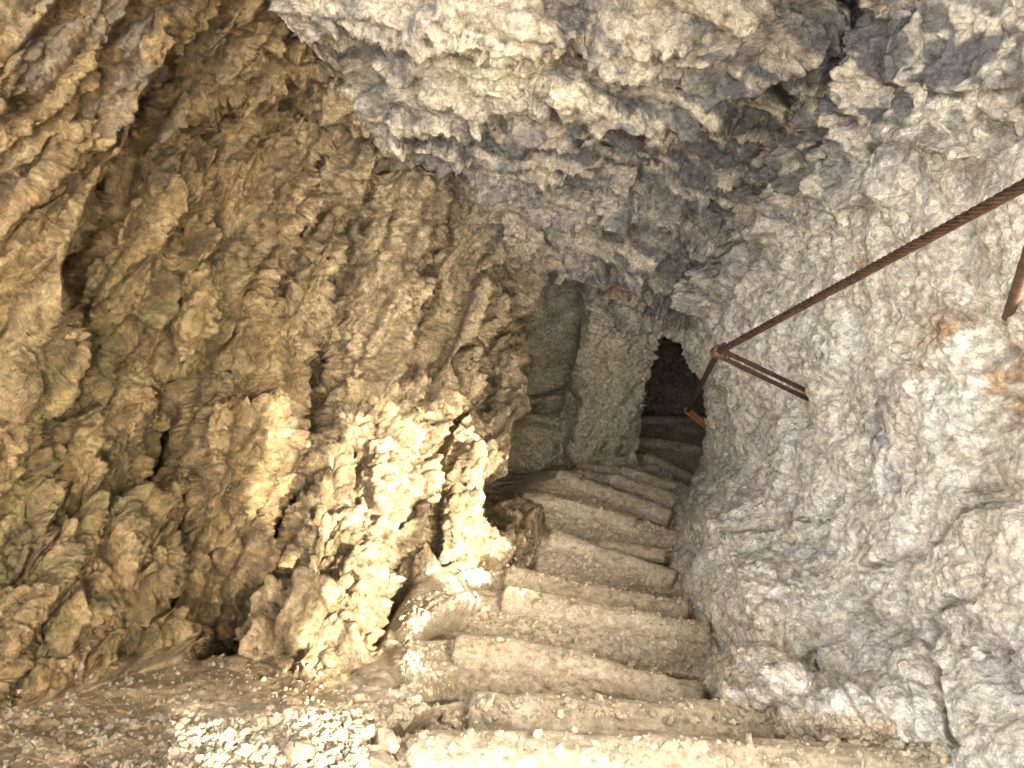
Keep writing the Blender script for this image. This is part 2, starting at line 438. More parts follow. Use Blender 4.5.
# floor: dust and grit
fdn = .018 * fbm(Q * 6, 61, 3) + .008 * fbm(Q * 26, 62, 3)
g0, ge, gi = chip(W, .03, (1, 1, 1), 63, .9, .5)
bank = wf * sstep(10, -40, px - pl) * (1 - whole)
lowbank = sstep(690, 735, py) * sstep(480, 440, px)
bb1, be, bi = facets(W, .075, (1, 1, 1), 64, .8, .45)
Hf = fdn + g0 * (.6 - .35 * bank) + bb1 * (.05 + .40 * lowbank) * bank + .04 * fbm(Q * 4, 65, 3) * bank
UP = np.array([0., -.45, .9])
whh = whole[:, None]
def blur(G, k):
    for ax in (0, 1):
        c_ = np.cumsum(np.concatenate([np.repeat(np.take(G, [0], ax), k + 1, ax), G, np.repeat(np.take(G, [-1], ax), k, ax)], ax), ax)
        n_ = G.shape[ax]
        G = (np.take(c_, range(2 * k + 1, 2 * k + 1 + n_), ax) - np.take(c_, range(0, n_), ax)) / (2 * k + 1)
    return G
def relax(S_, k, lo, hi):
    "round off places where neighbouring points were torn apart"
    G = S_.reshape(*SH, 3); e = np.zeros(SH)
    d0 = np.linalg.norm(np.diff(G, axis=0), axis=2); d1 = np.linalg.norm(np.diff(G, axis=1), axis=2)
    e[:-1] = np.maximum(e[:-1], d0); e[1:] = np.maximum(e[1:], d0); e[:, :-1] = np.maximum(e[:, :-1], d1); e[:, 1:] = np.maximum(e[:, 1:], d1)
    sc = np.linalg.norm(G, axis=2) / 720 * 1.2
    gxs = np.gradient(gx)[None, :] / 1.2; gys = np.gradient(gy)[:, None] / 1.2
    w_ = blur((sstep(lo, hi, e / sc / np.maximum(gxs, gys)))[..., None], k)[..., 0]
    ok = (wf.reshape(SH) < .3) & ~hole.reshape(SH) & (blur(hole.reshape(*SH, 1).astype(float), k + 2)[..., 0] < .01)
    w_ = np.clip(w_ * 1.6, 0, 1) * ok
    return (G * (1 - w_[..., None]) + blur(blur(G, k), k) * w_[..., None]).reshape(-1, 3)
H = blur(blur(H.reshape(*SH, 1), 1), 1).ravel()
S = S + DIR * (H * (1 - whole) * (1 - wf * .9))[:, None]
S = relax(S, 4, 5, 12)
# second pass: broken detail on the relief itself, along its own normals
N1 = normals(blur(S.reshape(*SH, 3), 9).reshape(-1, 3))
N1 = blur(N1.reshape(*SH, 3), 9).reshape(-1, 3); N1 /= np.linalg.norm(N1, axis=1, keepdims=True) + 1e-9
D2 = N1 + .35 * TC; D2 /= np.linalg.norm(D2, axis=1, keepdims=True)
Q2 = S.astype(np.float32)
W = Q2 + (.014 * np.stack([fbm(Q2 * 5, 1, 2), fbm(Q2 * 5 + 9, 2, 2), fbm(Q2 * 5 + 21, 3, 2)], 1) + .0015 * np.stack([fbm(Q2 * 18, 4, 2), fbm(Q2 * 18 + 9, 5, 2), fbm(Q2 * 18 + 21, 6, 2)], 1)).astype(np.float32)
QL = W @ BL.T.astype(np.float32); QC = W @ BC.T.astype(np.float32)
h2, e2, i2 = chip(QL, .15, (.26, 1.5, 1), 12)
h3, e3, i3 = chip(QL, .064, (.36, 1.4, 1), 13)
h4, e4, i4 = chip(W, .030, (1, 1, 1), 14)
h5 = chip(W, .014, (1, 1, 1), 16)[0]
k2_, _, _ = facets(QL, .11, (.24, 1.5, 1), 46, .5, .5, .05)
c2, f2, j2 = chip(QC, .15, (.28, 1.5, 1), 22)
c3, f3, j3 = chip(QC, .062, (.40, 1.4, 1), 23)
ck_, _, _ = facets(QC, .11, (.26, 1.5, 1), 47, .5, .5, .05)
sv2 = QC[:, 1] / .075 + .8 * fbm(QC * np.array([1.6, 5, 5]), 28, 3)
r2, g2, k2 = chip(W, .13, (1, 1, 1), 32, 1.2, .3)
r3, g3, k3 = chip(W, .045, (1, 1, 1), 33, 1.2, .3)
lq2 = sgL * QL[:, 1] / .052 + .8 * fbm(QL * np.array([1.5, 5, 5]), 19, 3)
lw = .010 * ridged(QL * np.array([1.1, 7.5, 7.5]), 30, 4) + .030 * saw(lq2) + .8 * h2 + .95 * h3 + .9 * h4 + .8 * h5 + .35 * k2_
cw = .8 * c2 + .85 * c3 + .7 * h4 + .6 * h5 + .35 * ck_ + .030 * saw(sgC * sv2) + .010 * ridged(QC * np.array([1.1, 8, 8]), 29, 4)
rw = .45 * r2 + .40 * r3 + .30 * h4 + .35 * h5
bw = .35 * h2 + .5 * h3 + .6 * h4 + .6 * h5
H2 = (wL * lw + wC * cw + wR * rw + wB * bw) * (1 - wf) * (1 - whole) + .7 * bw * whole * (py < 430)
S = S + D2 * H2[:, None] + UP * (Hf * wf)[:, None]
S = relax(S, 1, 8, 18)
Q = S.astype(np.float32)

# ------------------------------------------------------------ stone colours (dry colours of the stone; shade is painted in inside the opening)
def C(*v): return np.array(v, np.float32)
def mixc(A, B, w): return A * (1 - w)[:, None] + B * w[:, None]
n1 = fbm(Q * 2.4 + 3, 71, 4); n2 = fbm(Q * 7 + 5, 72, 4); n3 = fbm(Q * 18 + 1, 73, 3); vein = ridged(QC * np.array([3, 11, 8]), 74, 3); band = fbm(QC * np.array([.9, 12, 12]) + 4, 75, 4); rib = fbm(QL * np.array([1., 9, 9]) + 4, 76, 3)
one = np.ones((len(px), 1), np.float32)
cream = one * C(.84, .76, .625)
colR = mixc(cream, one * C(.89, .83, .71), sstep(0, .5, k2 - .4 + n2))
colR = mixc(colR, one * C(.52, .45, .36), sstep(.15, .45, n2 + n3 * .5) * .6)
colR = mixc(colR, one * C(.62, .50, .36), sstep(.0, .6, n1 + n2 * .4 + n3 * .3) * .45)
jm = sstep(-.05, .25, fbm(Q * 3 + 31, 78, 2))
colR = colR * (1 - .5 * np.exp(-(g2 / .03) ** 2) * jm - .3 * np.exp(-(g3 / .05) ** 2) * sstep(.1, .4, n2))[:, None]
colR = mixc(colR, one * C(.66, .565, .44), sstep(.05, .3, -n1) * .35)
colC = mixc(one * C(.45, .39, .31), one * C(.22, .20, .185), sstep(-.10, .35, n2 + .35 * n1 + .15 * (j2 - .5) + .3 * n3))
colC = mixc(colC, one * C(.62, .53, .39), sstep(.62, .9, j3 + .6 * n1) * .8)
colL = mixc(one * C(.42, .33, .21), one * C(.52, .42, .28), sstep(.3, .8, i2 + n2 * .5))
colL = mixc(colL, one * C(.24, .18, .10), sstep(.05, .4, n2 - .15 + .5 * (i3 - .5)) * .7)
colL = mixc(colL, one * C(.66, .56, .41), sstep(.62, .9, i4 + .5 * n2) * .6)
colL = mixc(colL, one * C(.20, .16, .11), sstep(.72, .95, i3 + .3 * n3) * .55)
colL = colL * (1 - .38 * sstep(.02, .25, rib))[:, None]
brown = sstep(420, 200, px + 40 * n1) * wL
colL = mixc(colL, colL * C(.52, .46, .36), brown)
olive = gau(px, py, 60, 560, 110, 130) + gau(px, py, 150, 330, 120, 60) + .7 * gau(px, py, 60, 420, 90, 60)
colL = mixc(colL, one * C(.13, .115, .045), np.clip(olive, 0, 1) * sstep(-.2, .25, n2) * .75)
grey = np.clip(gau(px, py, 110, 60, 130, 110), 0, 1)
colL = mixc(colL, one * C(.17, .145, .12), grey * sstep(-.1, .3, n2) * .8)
colB = mixc(one * C(.54, .47, .33), one * C(.42, .36, .25), sstep(-.2, .3, n2))
colL = colL * C(.80, .755, .66) * (1 - .40 * np.exp(-(e3 / .05) ** 2) * sstep(-.1, .2, n2))[:, None]
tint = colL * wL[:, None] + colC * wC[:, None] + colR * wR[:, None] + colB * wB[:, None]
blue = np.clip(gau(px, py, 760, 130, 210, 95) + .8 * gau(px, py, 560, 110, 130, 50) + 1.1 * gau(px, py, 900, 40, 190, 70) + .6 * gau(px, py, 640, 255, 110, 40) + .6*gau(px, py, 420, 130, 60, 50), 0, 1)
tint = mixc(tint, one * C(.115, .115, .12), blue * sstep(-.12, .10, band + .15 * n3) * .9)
lip = np.clip(gau(px, py, 560, 25, 90, 45) + gau(px, py, 490, 20, 60, 30), 0, 1)
tint = mixc(tint, one * C(.72, .64, .47), lip * sstep(.25, .0, n2))
rust = np.clip(gau(px, py, 965, 345, 60, 35) + gau(px, py, 1000, 400, 30, 60) + .8 * gau(px, py, 1003, 330, 14, 30) + .8 * gau(px, py, 860, 265, 30, 14) + .9 * gau(px, py, 803, 398, 9, 12), 0, 1)
tint = mixc(tint, one * C(.50, .27, .10), rust * sstep(-.25, .45, n3 * .7 + n2) * .85)
orange = np.clip(gau(px, py, 625, 213, 22, 10) + .7 * gau(px, py, 617, 280, 20, 6), 0, 1)
tint = mixc(tint, one * C(.46, .25, .08), orange * .8)
purp = np.clip(gau(px, py, 880, 440, 22, 70) + gau(px, py, 960, 640, 50, 70) * .6, 0, 1)
tint = mixc(tint, one * C(.26, .22, .24), purp * sstep(-.1, .2, n3 + n2) * .7)
soil = mixc(one * C(.46, .375, .25), one * C(.56, .48, .35), sstep(.45, .9, gi + .5 * n3))
soil = mixc(soil, one * C(.40, .31, .20), sstep(0, .4, n2) * .5)
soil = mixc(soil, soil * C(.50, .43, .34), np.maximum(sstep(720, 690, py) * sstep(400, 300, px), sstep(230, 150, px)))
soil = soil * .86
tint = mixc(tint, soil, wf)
dark = one * C(.24, .20, .135)  # lowered tone paints in the dimness inside the opening
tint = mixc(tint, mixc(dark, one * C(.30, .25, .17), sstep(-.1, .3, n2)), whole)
tint = np.clip(tint, .02, .85)

# ------------------------------------------------------------ split into the setting's surfaces
ny, nx = SH
idx = np.arange(ny * nx).reshape(ny, nx)
quad = np.stack([idx[:-1, :-1], idx[1:, :-1], idx[1:, 1:], idx[:-1, 1:]], -1).reshape(-1, 4)
key = np.zeros(len(px), int)                                   # 0 left 1 ceiling 2 right 3 floor 4 next flight
key[np.argmax(np.stack([wL + wB, wC, wR, wf]), 0) == 1] = 1
am = np.argmax(np.stack([wL + wB, wC, wR, wf]), 0); key = am.copy()
key[hole & (py < 414)] = 4
key[hole & (py >= 414)] = 3
fk = key[quad[:, 0]]
def seg_pt(x, y):
    j = int(np.clip(np.searchsorted(gx, x), 0, nx - 1)); i = int(np.clip(np.searchsorted(gy, y), 0, ny - 1))
    return Vector(S.reshape(*SH, 3)[i, j])
PATCH = [[(265, 665), (262, 600), (300, 560), (330, 470), (352, 415), (395, 400), (415, 440), (400, 520), (385, 600), (372, 660), (330, 672)],
         [(412, 410), (470, 395), (520, 400), (505, 470), (500, 500), (485, 560), (500, 592), (455, 592), (425, 575), (440, 500), (408, 480)],
         [(243, 395), (285, 380), (300, 430), (275, 470), (262, 525), (236, 505), (252, 450)],
         [(190, 750), (240, 716), (330, 710), (360, 716), (378, 735), (372, 768), (368, 800), (150, 800)]]
SUN_T = Vector(unit([-.52, .63, -.58]))       # travel direction of the sunlight
XW = 1.25
holes = []  # added openings, shaped by casting the wanted sun patches back
for pg in PATCH:
    hp = []
    for x, y in pg:
        p = seg_pt(x, y); s_ = (XW - p.x) / (-SUN_T.x); w_ = p - SUN_T * s_; hp.append((w_.y, w_.z))
    holes.append(hp)
print('WINDOW', [[(round(a, 2), round(b, 2)) for a, b in h] for h in holes])
def in_sun_hole(cu, cv):
    j = .03 * np.sin(cu * 31 + cv * 17) + .02 * np.sin(cu * 73 - cv * 41)
    m = np.zeros(cu.shape, bool)
    for h in holes: m |= inside(cu + j, cv + j, h)
    return m
QC_ = S[quad[:, 0]]; sq = (XW - QC_[:, 0]) / SUN_T.x
wy, wz = QC_[:, 1] + SUN_T.y * sq, QC_[:, 2] + SUN_T.z * sq
lit = in_sun_hole(wy, wz) & (QC_[:, 0] > .3) & ((px[quad[:, 0]] > 1050) | (py[quad[:, 0]] < -20))
inview = (px[quad[:,0]] > 1050)
print('cut', lit.sum(), 'blocked in view', (in_sun_hole(wy, wz) & (QC_[:, 0] > .6) & (px[quad[:, 0]] <= 1050) & (py[quad[:, 0]] > -20)).sum())
for k, nm in enumerate(['rock_wall_left', 'rock_ceiling', 'rock_wall_right', 'ground', 'rock_wall_far']):
    q = quad[(fk == k) & ~lit]
    if not len(q): continue
    u, invx = np.unique(q.ravel(), return_inverse=True)
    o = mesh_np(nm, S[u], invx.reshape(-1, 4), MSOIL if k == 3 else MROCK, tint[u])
    tagset(o, kind='structure')

# ------------------------------------------------------------ timber steps
Slook = S.reshape(*SH, 3)
def surf_at(x, y):
    j = int(np.clip(np.searchsorted(gx, x), 0, nx - 1)); i = int(np.clip(np.searchsorted(gy, y), 0, ny - 1))
    return Vector(Slook[i, j])
MLOG = rock_material('dusty_timber', .28, 1.0, seams=1.)
def log(name, pts, z, rad, label, seed):
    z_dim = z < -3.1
    "a rough round timber whose far upper edge follows pts"
    Pt = [at_z(x, y, z + .010) for x, y in pts]
    segs = []
    n = 140
    cum = [0]
    for i in range(len(Pt) - 1): cum.append(cum[-1] + (Pt[i + 1] - Pt[i]).length)
    T = np.linspace(0, cum[-1], n)
    Pn = np.array(Pt); cx = np.stack([np.interp(T, cum, Pn[:, k]) for k in range(3)], 1)
    # smooth bend
    ker = np.hanning(25); ker /= ker.sum()
    for k in range(3):
        pad = np.concatenate([2*cx[0,k]-cx[12:0:-1,k], cx[:,k], 2*cx[-1,k]-cx[-2:-14:-1,k]])
        cx[:, k] = np.convolve(pad, ker, 'valid')
    t = np.gradient(cx, axis=0); t /= np.linalg.norm(t, axis=1, keepdims=True)
    up = np.array([0, 0, 1.]); sd = np.cross(up, t); sd /= np.linalg.norm(sd, axis=1, keepdims=True)   # points away from camera
    sd *= np.sign(sd[:, 1])[:, None]
    c0 = cx - up * rad * .92 - sd * rad * .45
    m = 44; A = np.linspace(0, 2 * math.pi, m, endpoint=False)
    endr = np.minimum(1, np.sqrt(np.clip(1 - (1 - np.minimum(T, T[-1] - T) / (rad * .35)).clip(0) ** 2, .0, 1)) * .35 + .65)
    V = []
    for i in range(n):
        rr = rad * endr[i] * (1 + .12 * math.sin(T[i] * 5 + seed))
        V.append(c0[i] + rr * (np.cos(A)[:, None] * sd[i] + np.sin(A)[:, None] * up))
    V = np.array(V).reshape(-1, 3)
    cen = np.repeat(c0, m, 0); nr = V - cen; nr /= np.linalg.norm(nr, axis=1, keepdims=True)
    ax = np.stack([np.repeat(T, m) * 4, np.tile(A, n) * 1.3 * 2, np.full(n * m, seed * 3.1)], 1)
    V = V + nr * (.10 * rad * fbm(ax, seed, 3) + .16 * rad * fbm(V * 9, seed + 5, 3) + .05*rad * fbm(V * 45, seed + 8, 2))[:, None]
    V = np.concatenate([V, V[:m].mean(0)[None], V[-m:].mean(0)[None]])
    ii = np.arange(n - 1)[:, None] * m; jj = np.arange(m)[None]; j2 = (jj + 1) % m
    q = np.stack([ii + jj, ii + j2, ii + m + j2, ii + m + jj], -1).reshape(-1, 4)
    e = n * m
    caps = [[e, j, j, (j + 1) % m] for j in range(m)]
    me = bpy.data.meshes.new(name)
    faces = q.tolist() + [[e, (j + 1) % m, j] for j in range(m)] + [[e + 1, (n - 1) * m + j, (n - 1) * m + (j + 1) % m] for j in range(m)]
    me.from_pydata(V.tolist(), [], faces); me.update()
    me.polygons.foreach_set('use_smooth', [True] * len(me.polygons))
    at_ = me.color_attributes.new('tint', 'FLOAT_COLOR', 'POINT')
    w = sstep(-.2, .35, fbm(V * 9, seed + 2, 3))
    col = mixc(np.ones((len(V), 1), np.float32) * C(.41, .335, .225), np.ones((len(V), 1), np.float32) * C(.48, .405, .285), w)
    if z_dim: col = col * .62  # innermost logs: shade of the opening put into their colour
    col = mixc(col, col * C(.6, .52, .42), sstep(.1, .5, fbm(V * np.array([20, 60, 60.]), seed + 3, 2)))
    cc = np.ones((len(V), 4), np.float32); cc[:, :3] = col
    at_.data.foreach_set('color', cc.ravel())
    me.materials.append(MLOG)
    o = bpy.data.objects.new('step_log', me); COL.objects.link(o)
    tagset(o, label, 'step', 'timber steps down the tunnel')
    return o
logs = [
    ([(412, 734), (620, 738), (800, 742), (960, 748)], -1.60, .062, 'nearest dusty timber step edge, longest of all, cut off by the bottom of the photo'),
    ([(470, 694), (540, 699), (640, 706), (720, 702), (830, 704)], -1.78, .06, 'second timber step from the viewer, squared end with loose stones at its left end'),
    ([(455, 634), (530, 644), (600, 658), (706, 685)], -1.98, .06, 'third timber step from the viewer, long log with a cut round right end'),
    ([(503, 588), (580, 600), (640, 610), (712, 624)], -2.16, .058, 'fourth timber step from the viewer, pale flat-topped log with square left end'),
    ([(508, 566), (580, 581), (640, 592), (690, 600)], -2.31, .055, 'fifth timber step from the viewer, half buried low under the dirt'),
    ([(552, 528), (610, 547), (678, 571)], -2.45, .06, 'sixth timber step from the viewer, slanting log with pointed raised left end'),
    ([(524, 490), (570, 498), (638, 517)], -2.60, .06, 'timber step with a blunt cut right end stopping short of the right wall'),
    ([(560, 468), (610, 487), (674, 512)], -2.75, .055, 'narrow slanting timber step behind the one that stops short of the wall'),
    ([(611, 472), (650, 485), (683, 499)], -2.90, .050, 'broad timber step just before the dark opening'),
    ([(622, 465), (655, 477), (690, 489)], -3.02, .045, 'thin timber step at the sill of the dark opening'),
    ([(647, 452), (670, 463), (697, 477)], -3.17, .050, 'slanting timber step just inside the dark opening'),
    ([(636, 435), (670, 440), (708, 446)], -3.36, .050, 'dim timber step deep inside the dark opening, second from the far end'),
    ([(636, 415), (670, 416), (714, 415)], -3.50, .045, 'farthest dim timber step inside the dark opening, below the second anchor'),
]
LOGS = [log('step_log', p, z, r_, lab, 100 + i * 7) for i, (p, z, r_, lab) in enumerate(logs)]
LOGS.append(log('step_log', [(598, 541), (635, 545), (666, 549)], -2.52, .035, 'short round timber stub lying between two steps near the right wall', 321))
# ------------------------------------------------------------ loose stones
def stone_mesh(name, seed, n=1):
    r_ = np.random.default_rng(seed)
    import bmesh
    bm = bmesh.new(); bmesh.ops.create_icosphere(bm, subdivisions=n, radius=1)
    V = np.array([v.co[:] for v in bm.verts]); Fc = np.array([[v.index for v in f.verts] for f in bm.faces]); bm.free()
    for _ in range(5):
        d = r_.normal(size=3); d /= np.linalg.norm(d); k = r_.uniform(.45, .8)
        s = V @ d; V = V - np.outer(np.maximum(s - k, 0), d)
    V *= 1 + .10 * r_.normal(size=(len(V), 1))
    return V, Fc
from mathutils.bvhtree import BVHTree
bpy.context.view_layer.update()
_bv = []
for o_ in [g for g in bpy.data.objects if g.name == 'ground' or g.name.startswith('step_log')]:
    me_ = o_.data
    _bv.append(BVHTree.FromPolygons([v.co for v in me_.vertices], [p.vertices[:] for p in me_.polygons]))
def drop(p):
    best = None
    for b_v in _bv:
        h = b_v.ray_cast(Vector((p.x, p.y, p.z + .25)), Vector((0, 0, -1)), .6)
        if h[0] is not None and (best is None or h[0].z > best.z): best = h[0]
    return best if best is not None else p
def on_log(p):
    return any(b_v.ray_cast(Vector((p.x, p.y, p.z + .25)), Vector((0, 0, -1)), .6)[0] is not None for b_v in _bv[1:])
PROT = [stone_mesh('s', 900 + i) for i in range(8)]
fx = []
def scatter(n, poly, smin, smax, sink=.3):
    xs = np.array([p[0] for p in poly]); ys = np.array([p[1] for p in poly]); out = 0; tries = 0
    while out < n and tries < n * 30:
        tries += 1
        x = rng.uniform(xs.min(), xs.max()); y = rng.uniform(ys.min(), ys.max())
        if not inside(np.array([x]), np.array([y]), poly)[0]: continue
        s = smin * (smax / smin) ** (rng.random() ** 2.6)
        fx.append((x, y, s)); out += 1
scatter(30, [(170, 735), (300, 716), (440, 716), (412, 768), (150, 790)], .02, .045)
scatter(1500, [(-10, 690), (200, 650), (400, 690), (420, 790), (-10, 790)], .003, .013)
scatter(200, [(60, 725), (200, 712), (190, 780), (60, 780)], .006, .02)
scatter(2600, [(190, 725), (300, 712), (440, 715), (412, 768), (150, 790)], .005, .02)
scatter(500, [(400, 600), (450, 590), (500, 610), (455, 640), (450, 700), (400, 690)], .005, .018)
scatter(900, [(480, 700), (800, 706), (950, 742), (420, 732)], .005, .020)
scatter(600, [(412, 740), (950, 748), (960, 790), (400, 790)], .005, .020)
scatter(900, [(460, 650), (700, 690), (760, 690), (700, 625), (500, 600)], .005, .018)
scatter(900, [(510, 600), (700, 640), (720, 610), (560, 545)], .005, .018)
scatter(800, [(520, 500), (680, 580), (690, 500), (600, 475), (560, 475)], .005, .018)
scatter(250, [(500, 540), (550, 540), (510, 580), (440, 590)], .005, .018)
scatter(90, [(0, 660), (160, 620), (380, 700), (200, 720), (0, 768)], .005, .020)
scatter(600, [(700, 600), (745, 640), (745, 695), (930, 740), (960, 768), (800, 740), (715, 695), (722, 650)], .006, .026)
Vs, Fs, Cs, base_ = [], [], [], 0
def rot(r_):
    q = r_.normal(size=4); q /= np.linalg.norm(q); w, x, y, z = q
    return np.array([[1-2*(y*y+z*z), 2*(x*y-z*w), 2*(x*z+y*w)], [2*(x*y+z*w), 1-2*(x*x+z*z), 2*(y*z-x*w)], [2*(x*z-y*w), 2*(y*z+x*w), 1-2*(x*x+y*y)]])
for x, y, s in fx:
    if on_log(surf_at(x, y)) and rng.random() < (.65 if y < 730 else .4): continue
    V, Fc = PROT[rng.integers(8)]
    c_ = np.array(drop(surf_at(x, y))) + np.array([0, 0, s * .12])
    M = rot(rng) @ np.diag([1, rng.uniform(.6, .95), rng.uniform(.4, .75)])
    Vs.append(V @ M.T * s + c_); Fs.append(Fc + base_); base_ += len(V)
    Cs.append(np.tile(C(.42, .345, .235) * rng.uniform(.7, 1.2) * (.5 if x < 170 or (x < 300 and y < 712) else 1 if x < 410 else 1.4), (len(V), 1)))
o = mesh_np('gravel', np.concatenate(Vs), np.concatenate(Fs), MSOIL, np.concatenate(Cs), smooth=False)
tagset(o, 'fine pale gravel and grit strewn over the steps and the bank', kind='stuff')
MST = rock_material('pale_stone', .5, 1.0, False, (.52, .45, .33))
STN = [(480, 716, .022, 0), (503, 720, .018, 0), (488, 731, .016, 0), (515, 712, .014, 0), (572, 716, .015, 0), (585, 725, .013, 0), (648, 727, .014, 0), (741, 716, .020, 1), (735, 731, .018, 1), (722, 722, .013, 1),
       (758, 728, .013, 1), (665, 737, .017, 0), (935, 757, .028, 2), (910, 764, .024, 2), (893, 752, .02, 2), (922, 744, .018, 2), (875, 762, .017, 2)]
SL = ['small pale stone lying at the left end or middle of the second timber step', 'small pale stone lying on the right part of the second timber step', 'pale angular stone heaped at the right wall foot near the bottom edge']
SGp = ['stones on the left of the second step', 'stones on the right of the second step', 'stones at the foot of the right wall']
for i, (x, y, s, g) in enumerate(STN):
    V, Fc = stone_mesh('s', 500 + i, 2)
    M = rot(rng) @ np.diag([1, .8, .6])
    o = mesh_np('loose_stone', V @ M.T * s, Fc, MST, smooth=False)
    o.location = drop(surf_at(x, y)) + Vector((0, 0, s * .4))
    tagset(o, SL[g], 'stone', SGp[g])

# ------------------------------------------------------------ steel cable, clamps and pins
def rust_material():
    m, nt, b = new_mat('rusty_steel'); L = nt.links.new
    tc = nd(nt, 'ShaderNodeTexCoord'); n = nd(nt, 'ShaderNodeTexNoise', Scale=60., Detail=6., Roughness=.7); L(tc.outputs['Object'], n.inputs['Vector'])
    cr = nd(nt, 'ShaderNodeValToRGB'); L(n.outputs['Fac'], cr.inputs[0])
    e = cr.color_ramp.elements; e[0].position = .3; e[0].color = (.02, .013, .010, 1); e[1].position = .72; e[1].color = (.115, .07, .048, 1)
    x = cr.color_ramp.elements.new(.5); x.color = (.065, .034, .022, 1)
    L(cr.outputs[0], b.inputs['Base Color']); b.inputs['Roughness'].default_value = .6; b.inputs['Metallic'].default_value = .3
    bp = nd(nt, 'ShaderNodeBump', Strength=.4, Distance=.002); L(n.outputs['Fac'], bp.inputs['Height']); L(bp.outputs[0], b.inputs['Normal'])
    return m
MRUST = rust_material()
MRUST2 = MRUST.copy(); MRUST2.name = 'orange_rust'
for n_ in MRUST2.node_tree.nodes:
    if n_.type == 'VALTORGB':
        for e_, c_ in zip(n_.color_ramp.elements, ((.045, .028, .02, 1), (.10, .055, .035, 1), (.20, .105, .06, 1))): e_.color = c_
def tube(path, rad, m=12, closed_ends=True):
    path = np.array(path, float); n = len(path)
    t = np.gradient(path, axis=0); t /= np.linalg.norm(t, axis=1, keepdims=True)
    up = np.array([0, 0, 1.]) if abs(t[0][2]) < .9 else np.array([1., 0, 0])
    A = np.linspace(0, 2 * math.pi, m, endpoint=False); V = []
    s = np.cross(up, t[0]); s /= np.linalg.norm(s)
    rad = np.full(n, rad) if np.isscalar(rad) else np.asarray(rad)
    for i in range(n):
        s = s - t[i] * np.dot(s, t[i]); s /= np.linalg.norm(s); w = np.cross(t[i], s)
        V.append(path[i] + rad[i] * (np.cos(A)[:, None] * s + np.sin(A)[:, None] * w))
    V = np.array(V).reshape(-1, 3)
    fs = [[i * m + j, i * m + (j + 1) % m, (i + 1) * m + (j + 1) % m, (i + 1) * m + j] for i in range(n - 1) for j in range(m)]
    fs += [list(range(m))[::-1], [(n - 1) * m + j for j in range(m)]]
    return V.tolist(), fs
def build(name, parts, mat, parent=None):
    V, Fa = [], []
    for v, f in parts:
        k = len(V); V += [tuple(x) for x in v]; Fa += [[i + k for i in q] for q in f]
    me = bpy.data.meshes.new(name); me.from_pydata(V, [], Fa); me.update()
    me.polygons.foreach_set('use_smooth', [True] * len(me.polygons)); me.materials.append(mat)
    o = bpy.data.objects.new(name, me); COL.objects.link(o)
    if parent: o.parent = parent
    return o
def lerp(a, b, t): return a + (b - a) * t
def rope(p0, p1, rad, sag, pitch, strands=6):
    L = (p1 - p0).length; n = int(L / pitch * 14); T = np.linspace(0, 1, n)
    c = np.array(p0)[None] + T[:, None] * np.array(p1 - p0)[None]; c[:, 2] -= sag * 4 * T * (1 - T)
    t = unit(p1 - p0); s = unit(np.cross([0, 0, 1.], t)); w = np.cross(t, s); out = []
    rs = rad * .345; ro = rad - rs
    for k in range(strands):
        ph = 2 * math.pi * (T * L / pitch + k / strands)
        out.append(tube(c + ro * (np.cos(ph)[:, None] * s + np.sin(ph)[:, None] * w), rs, 7))
    out.append(tube(c, rad * .42, 8)); return out
cabA = at(1130, 128, 1.12); anc1 = at(718, 352, 2.60); anc2 = at(688, 411, 4.6)
wpin = surf_at(801, 394)
def empty(name, loc):
    o = bpy.data.objects.new(name, None); COL.objects.link(o); o.location = loc; return o
o = build('steel_cable', rope(cabA, anc1, .0125, .0, .125), MRUST)
tagset(o, 'thick twisted rusty steel cable running from the upper right down to the clamp', 'cable')
o = build('steel_cable', rope(anc1, anc2, .012, .0, .115), MRUST)
tagset(o, 'lower length of rusty cable dropping from the clamp into the dark opening', 'cable')
# first anchor: U shaped pin with a clamp head
def anchor(name, head, wall_p, rad, gap, label, clamp):
    e = empty(name, wall_p)
    d = Vector(unit(head - wall_p)); up = Vector((0, 0, 1)); s = d.cross(up).normalized(); u = s.cross(d).normalized()
    loc = lambda v: v - wall_p
    far = head - d * .0; a0 = loc(wall_p - d * .06 + u * gap); a1 = loc(far + u * gap * .9); b1 = loc(far - u * gap * .9); b0 = loc(wall_p - d * .06 - u * gap)
    arc = [loc(far) + u * gap * .9 * math.cos(t) + d * gap * 1.2 * math.sin(t) for t in np.linspace(0, math.pi, 9)]
    pth = [lerp(a0, a1, t) for t in np.linspace(0, .97, 14)] + arc + [lerp(b1, b0, t) for t in np.linspace(.03, 1, 14)]
    build('pin', [tube(pth, rad, 12)], MOR if not clamp else MRUST, e)
    if clamp:
        cd = Vector(unit(cabA - anc1)); s2 = cd.cross(up).normalized(); u2 = s2.cross(cd).normalized(); c0 = loc(head)
        ring = [c0 + (s2 * math.cos(t) + u2 * math.sin(t)) * .017 for t in np.linspace(0, 2 * math.pi, 25)]
        ring2 = [p + cd * .014 for p in ring]; ring3 = [p - cd * .014 for p in ring]
        build('clamp_ring', [tube(ring, .008, 10), tube(ring2, .007, 10), tube(ring3, .007, 10)], MRUST2, e)
        for sx in (-1, 1):
            q = c0 + u2 * .02 * sx - s2 * .022; vdir = (-s2 * .9 - cd * .2).normalized()
            hexv = []
            bolt = tube([q - vdir * .03, q + vdir * .022], .006, 10); nut = tube([q + vdir * .002, q + vdir * .012], .013, 6)
            build('bolt', [bolt, nut], MRUST2, e)
    tagset(e, label, 'cable anchor')
    return e
anchor('cable_anchor', anc1, wpin, .0085, .014, 'rusty clamp on a doubled iron pin set into the pale right wall', True)
w2 = at(722, 438, 4.35)
MOR = MRUST2.copy(); MOR.name = 'bright_rust'
